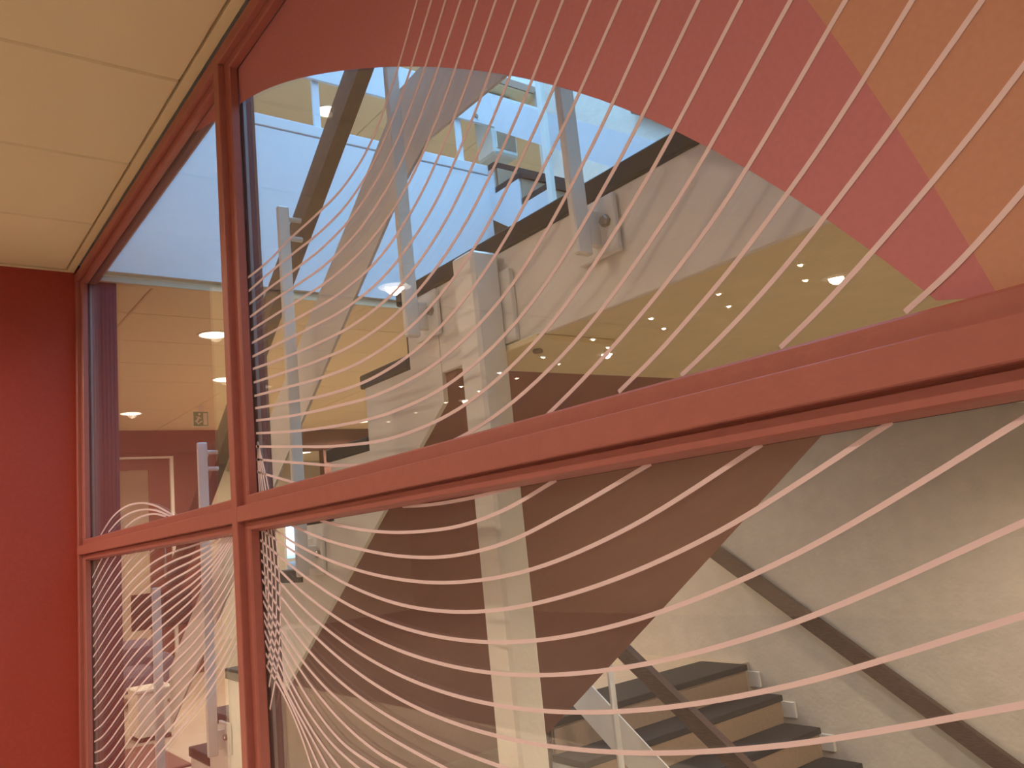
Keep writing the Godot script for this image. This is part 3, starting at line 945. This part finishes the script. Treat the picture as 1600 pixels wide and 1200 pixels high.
# ------------------------------------------------------------------ the foyer beyond
func build_foyer() -> void:
	structure("trim_1", one_box(Vector3(0.91, 1.165, -9.1), Vector3(7.1, CEIL + 0.02, -8.9), 0.005), M.brown, "brown bulkhead beam under the foyer ceiling", "beam")
	# brown screen wall with a glazed door in it
	var wall := mb()
	box(wall, Vector3(0.9, FLOOR, -9.06), Vector3(1.45, 1.165, -8.94))
	box(wall, Vector3(2.47, FLOOR, -9.06), Vector3(2.75, 1.165, -8.94))
	box(wall, Vector3(1.45, 1.13, -9.06), Vector3(2.47, 1.165, -8.94))
	structure("wall_screen", wall, M.brown, "brown wall at the far end of the foyer", "wall")
	var d := thing("door_1", Vector3(1.96, FLOOR, -9.0), "brown foyer door with a pale frame and a tall glazed panel", "door", "", "structure")
	var st := mb()
	box(st, Vector3(1.47, FLOOR + 0.01, -9.02), Vector3(1.95, 1.11, -8.97))
	box(st, Vector3(2.24, FLOOR + 0.01, -9.02), Vector3(2.44, 1.11, -8.97))
	box(st, Vector3(1.95, FLOOR + 0.01, -9.02), Vector3(2.24, -0.72, -8.97))
	box(st, Vector3(1.95, 1.0, -9.02), Vector3(2.24, 1.11, -8.97))
	obj("leaf", st, M.brown, d)
	obj("pane", one_box(Vector3(1.95, -0.72, -9.0), Vector3(2.24, 1.0, -8.995)), M.glass, d)
	st = mb()
	box(st, Vector3(2.44, FLOOR, -9.03), Vector3(2.47, 1.13, -8.93))
	box(st, Vector3(1.45, FLOOR, -9.03), Vector3(1.47, 1.13, -8.93))
	box(st, Vector3(1.47, 1.11, -9.03), Vector3(2.44, 1.13, -8.93))
	obj("door_frame", st, M.trim, d)
	st = mb()
	bar(st, Vector3(2.36, -0.1, -8.93), Vector3(2.36, 0.25, -8.93), 0.014, 12)
	bar(st, Vector3(2.36, -0.07, -8.97), Vector3(2.36, -0.07, -8.93), 0.008, 10)
	bar(st, Vector3(2.36, 0.22, -8.97), Vector3(2.36, 0.22, -8.93), 0.008, 10)
	obj("handle", st, M.steel, d)
	structure("wall_inner", one_box(Vector3(2.75, FLOOR, -9.06), Vector3(3.55, 0.95, -8.94)), M.hall, "cream wall piece beside the brown foyer door", "wall")
	structure("wall_foyer_pier", one_box(Vector3(4.15, FLOOR, -9.06), Vector3(5.2, 1.165, -8.94)), M.brown, "brown pier under the foyer bulkhead", "wall")
	# glazed door to the outside in the far wall
	var g := thing("window_2", Vector3(5.3, FLOOR, -12.2), "tall glazed opening to daylight in the far foyer wall", "window", "", "structure")
	st = mb()
	box(st, Vector3(4.9, FLOOR, -12.24), Vector3(4.96, 1.05, -12.16))
	box(st, Vector3(5.64, FLOOR, -12.24), Vector3(5.7, 1.05, -12.16))
	box(st, Vector3(4.96, 0.99, -12.24), Vector3(5.64, 1.05, -12.16))
	box(st, Vector3(4.96, FLOOR, -12.24), Vector3(5.64, FLOOR + 0.1, -12.16))
	box(st, Vector3(4.96, -0.1, -12.24), Vector3(5.64, -0.05, -12.16))
	obj("window_frame", st, M.trim, g)
	obj("pane", one_box(Vector3(4.96, FLOOR + 0.1, -12.205), Vector3(5.64, -0.1, -12.195)), M.glass, g)
	obj("pane", one_box(Vector3(4.96, -0.05, -12.205), Vector3(5.64, 0.99, -12.195)), M.glass, g)
	# exit sign hanging from the foyer ceiling
	var e := thing("exit_sign", Vector3(2.31, 1.21, -7.5), "small green and white running man exit sign hanging under the foyer ceiling", "sign")
	obj("sign_box", one_box(Vector3(2.25, 1.205, -7.51), Vector3(2.39, 1.345, -7.49), 0.003), M.sign_white, e)
	obj("hanger", one_box(Vector3(2.30, 1.345, -7.503), Vector3(2.34, CEIL, -7.497)), M.trim, e)
	obj("sign_face", one_box(Vector3(2.256, 1.211, -7.4905), Vector3(2.384, 1.339, -7.4885)), M.green, e)
	st = mb()
	box(st, Vector3(2.340, 1.220, -7.488), Vector3(2.374, 1.328, -7.4865))
	for limb in [[2.295, 1.275, -0.5, 0.009, 0.022], [2.285, 1.243, 0.7, 0.006, 0.022], [2.313, 1.244, -0.9, 0.006, 0.02], [2.30, 1.287, 1.2, 0.004, 0.025]]:
		box_in(st, Transform3D(Basis(Vector3(0, 0, 1), limb[2]), Vector3(limb[0], limb[1], -7.487)), Vector3(-limb[3], -limb[4], -0.001), Vector3(limb[3], limb[4], 0.001))
	bar(st, Vector3(2.307, 1.318, -7.488), Vector3(2.307, 1.318, -7.4865), 0.011, 14)
	obj("pictogram", st, M.sign_white, e)
	# things standing in the foyer
	var s := thing("flat_screen", Vector3(2.3, -0.6, -8.9), "dark flat screen on the foyer wall, seen low through the lined pane", "screen")
	obj("bezel", one_box(Vector3(2.03, -0.575, -8.925), Vector3(2.60, -0.23, -8.90), 0.006), M.screen, s)
	obj("panel", one_box(Vector3(2.045, -0.56, -8.901), Vector3(2.585, -0.245, -8.897)), M.dark, s)
	var c := thing("armchair", Vector3(1.68, FLOOR, -7.6), "low lavender grey armchair in the foyer behind the lined pane", "chair")
	obj("seat", one_box(Vector3(1.36, FLOOR + 0.12, -7.85), Vector3(1.98, -0.78, -7.35), 0.05), M.lavender, c)
	obj("backrest", one_box(Vector3(1.36, FLOOR + 0.14, -8.0), Vector3(1.98, -0.58, -7.80), 0.06), M.lavender, c)
	obj("armrest", one_box(Vector3(1.87, FLOOR + 0.12, -7.9), Vector3(2.0, -0.68, -7.34), 0.04), M.lavender, c)
	obj("armrest", one_box(Vector3(1.34, FLOOR + 0.12, -7.9), Vector3(1.47, -0.68, -7.34), 0.04), M.lavender, c)
	for k in 4:
		var x := 1.42 if k % 2 else 1.92
		var z := -7.42 if k < 2 else -7.92
		obj("leg", one_box(Vector3(x - 0.02, FLOOR, z - 0.02), Vector3(x + 0.02, FLOOR + 0.13, z + 0.02), 0.004), M.dark, c)
	var k := thing("low_cabinet", Vector3(1.5, FLOOR, -5.9), "low white cabinet on the foyer floor below the armchair", "cabinet")
	obj("body", one_box(Vector3(1.37, FLOOR + 0.03, -6.15), Vector3(1.585, -0.77, -5.90), 0.004), M.cupboard, k)
	obj("top", one_box(Vector3(1.36, -0.77, -6.16), Vector3(1.595, -0.75, -5.89), 0.004), M.cupboard, k)
	obj("plinth", one_box(Vector3(1.38, FLOOR, -6.14), Vector3(1.575, FLOOR + 0.03, -5.92)), M.dark, k)
	obj("knob", hex(Vector3(1.56, -0.84, -5.90), Vector3(0, 0, 1), 0.012, 0.02), M.steel, k)
	tag(obj("door_mat", one_box(Vector3(1.0, FLOOR, -5.75), Vector3(1.42, FLOOR + 0.015, -4.95), 0.005), M.brown), "dark brown mat on the foyer floor", "mat")

# ------------------------------------------------------------------ the floor above
func build_upper_floor() -> void:
	var st := mb()
	box(st, Vector3(-1.4, 4.12, -12.2), Vector3(7.2, 4.3, -5.5))
	var c := structure("ceiling_upper", st, M.backing, "tiled ceiling of the storey above", "ceiling")
	tiles(c, -1.2, 7.1, -12.1, -5.5, 4.10, 1.2, -5.5, 0.2)
	downlight(3.34, 4.10, -6.64, 0.12, "yellow round lamp in the upper ceiling, seen under the arch", "", LAMP_E, M.diffuser)
	downlight(5.6, 4.10, -8.6, 0.12, "round lamp farther back in the upper ceiling", "", LAMP_E, M.diffuser)
	var d := thing("air_unit", Vector3(4.64, 3.47, -5.76), "grey air unit under the upper ceiling beside the white rail board", "air unit")
	obj("casing", one_box(Vector3(4.50, 3.47, -5.90), Vector3(4.79, 4.09, -5.62), 0.02), M.duct, d)
	obj("grille", one_box(Vector3(4.53, 3.52, -5.622), Vector3(4.76, 4.02, -5.612), 0.004), M.steel, d)
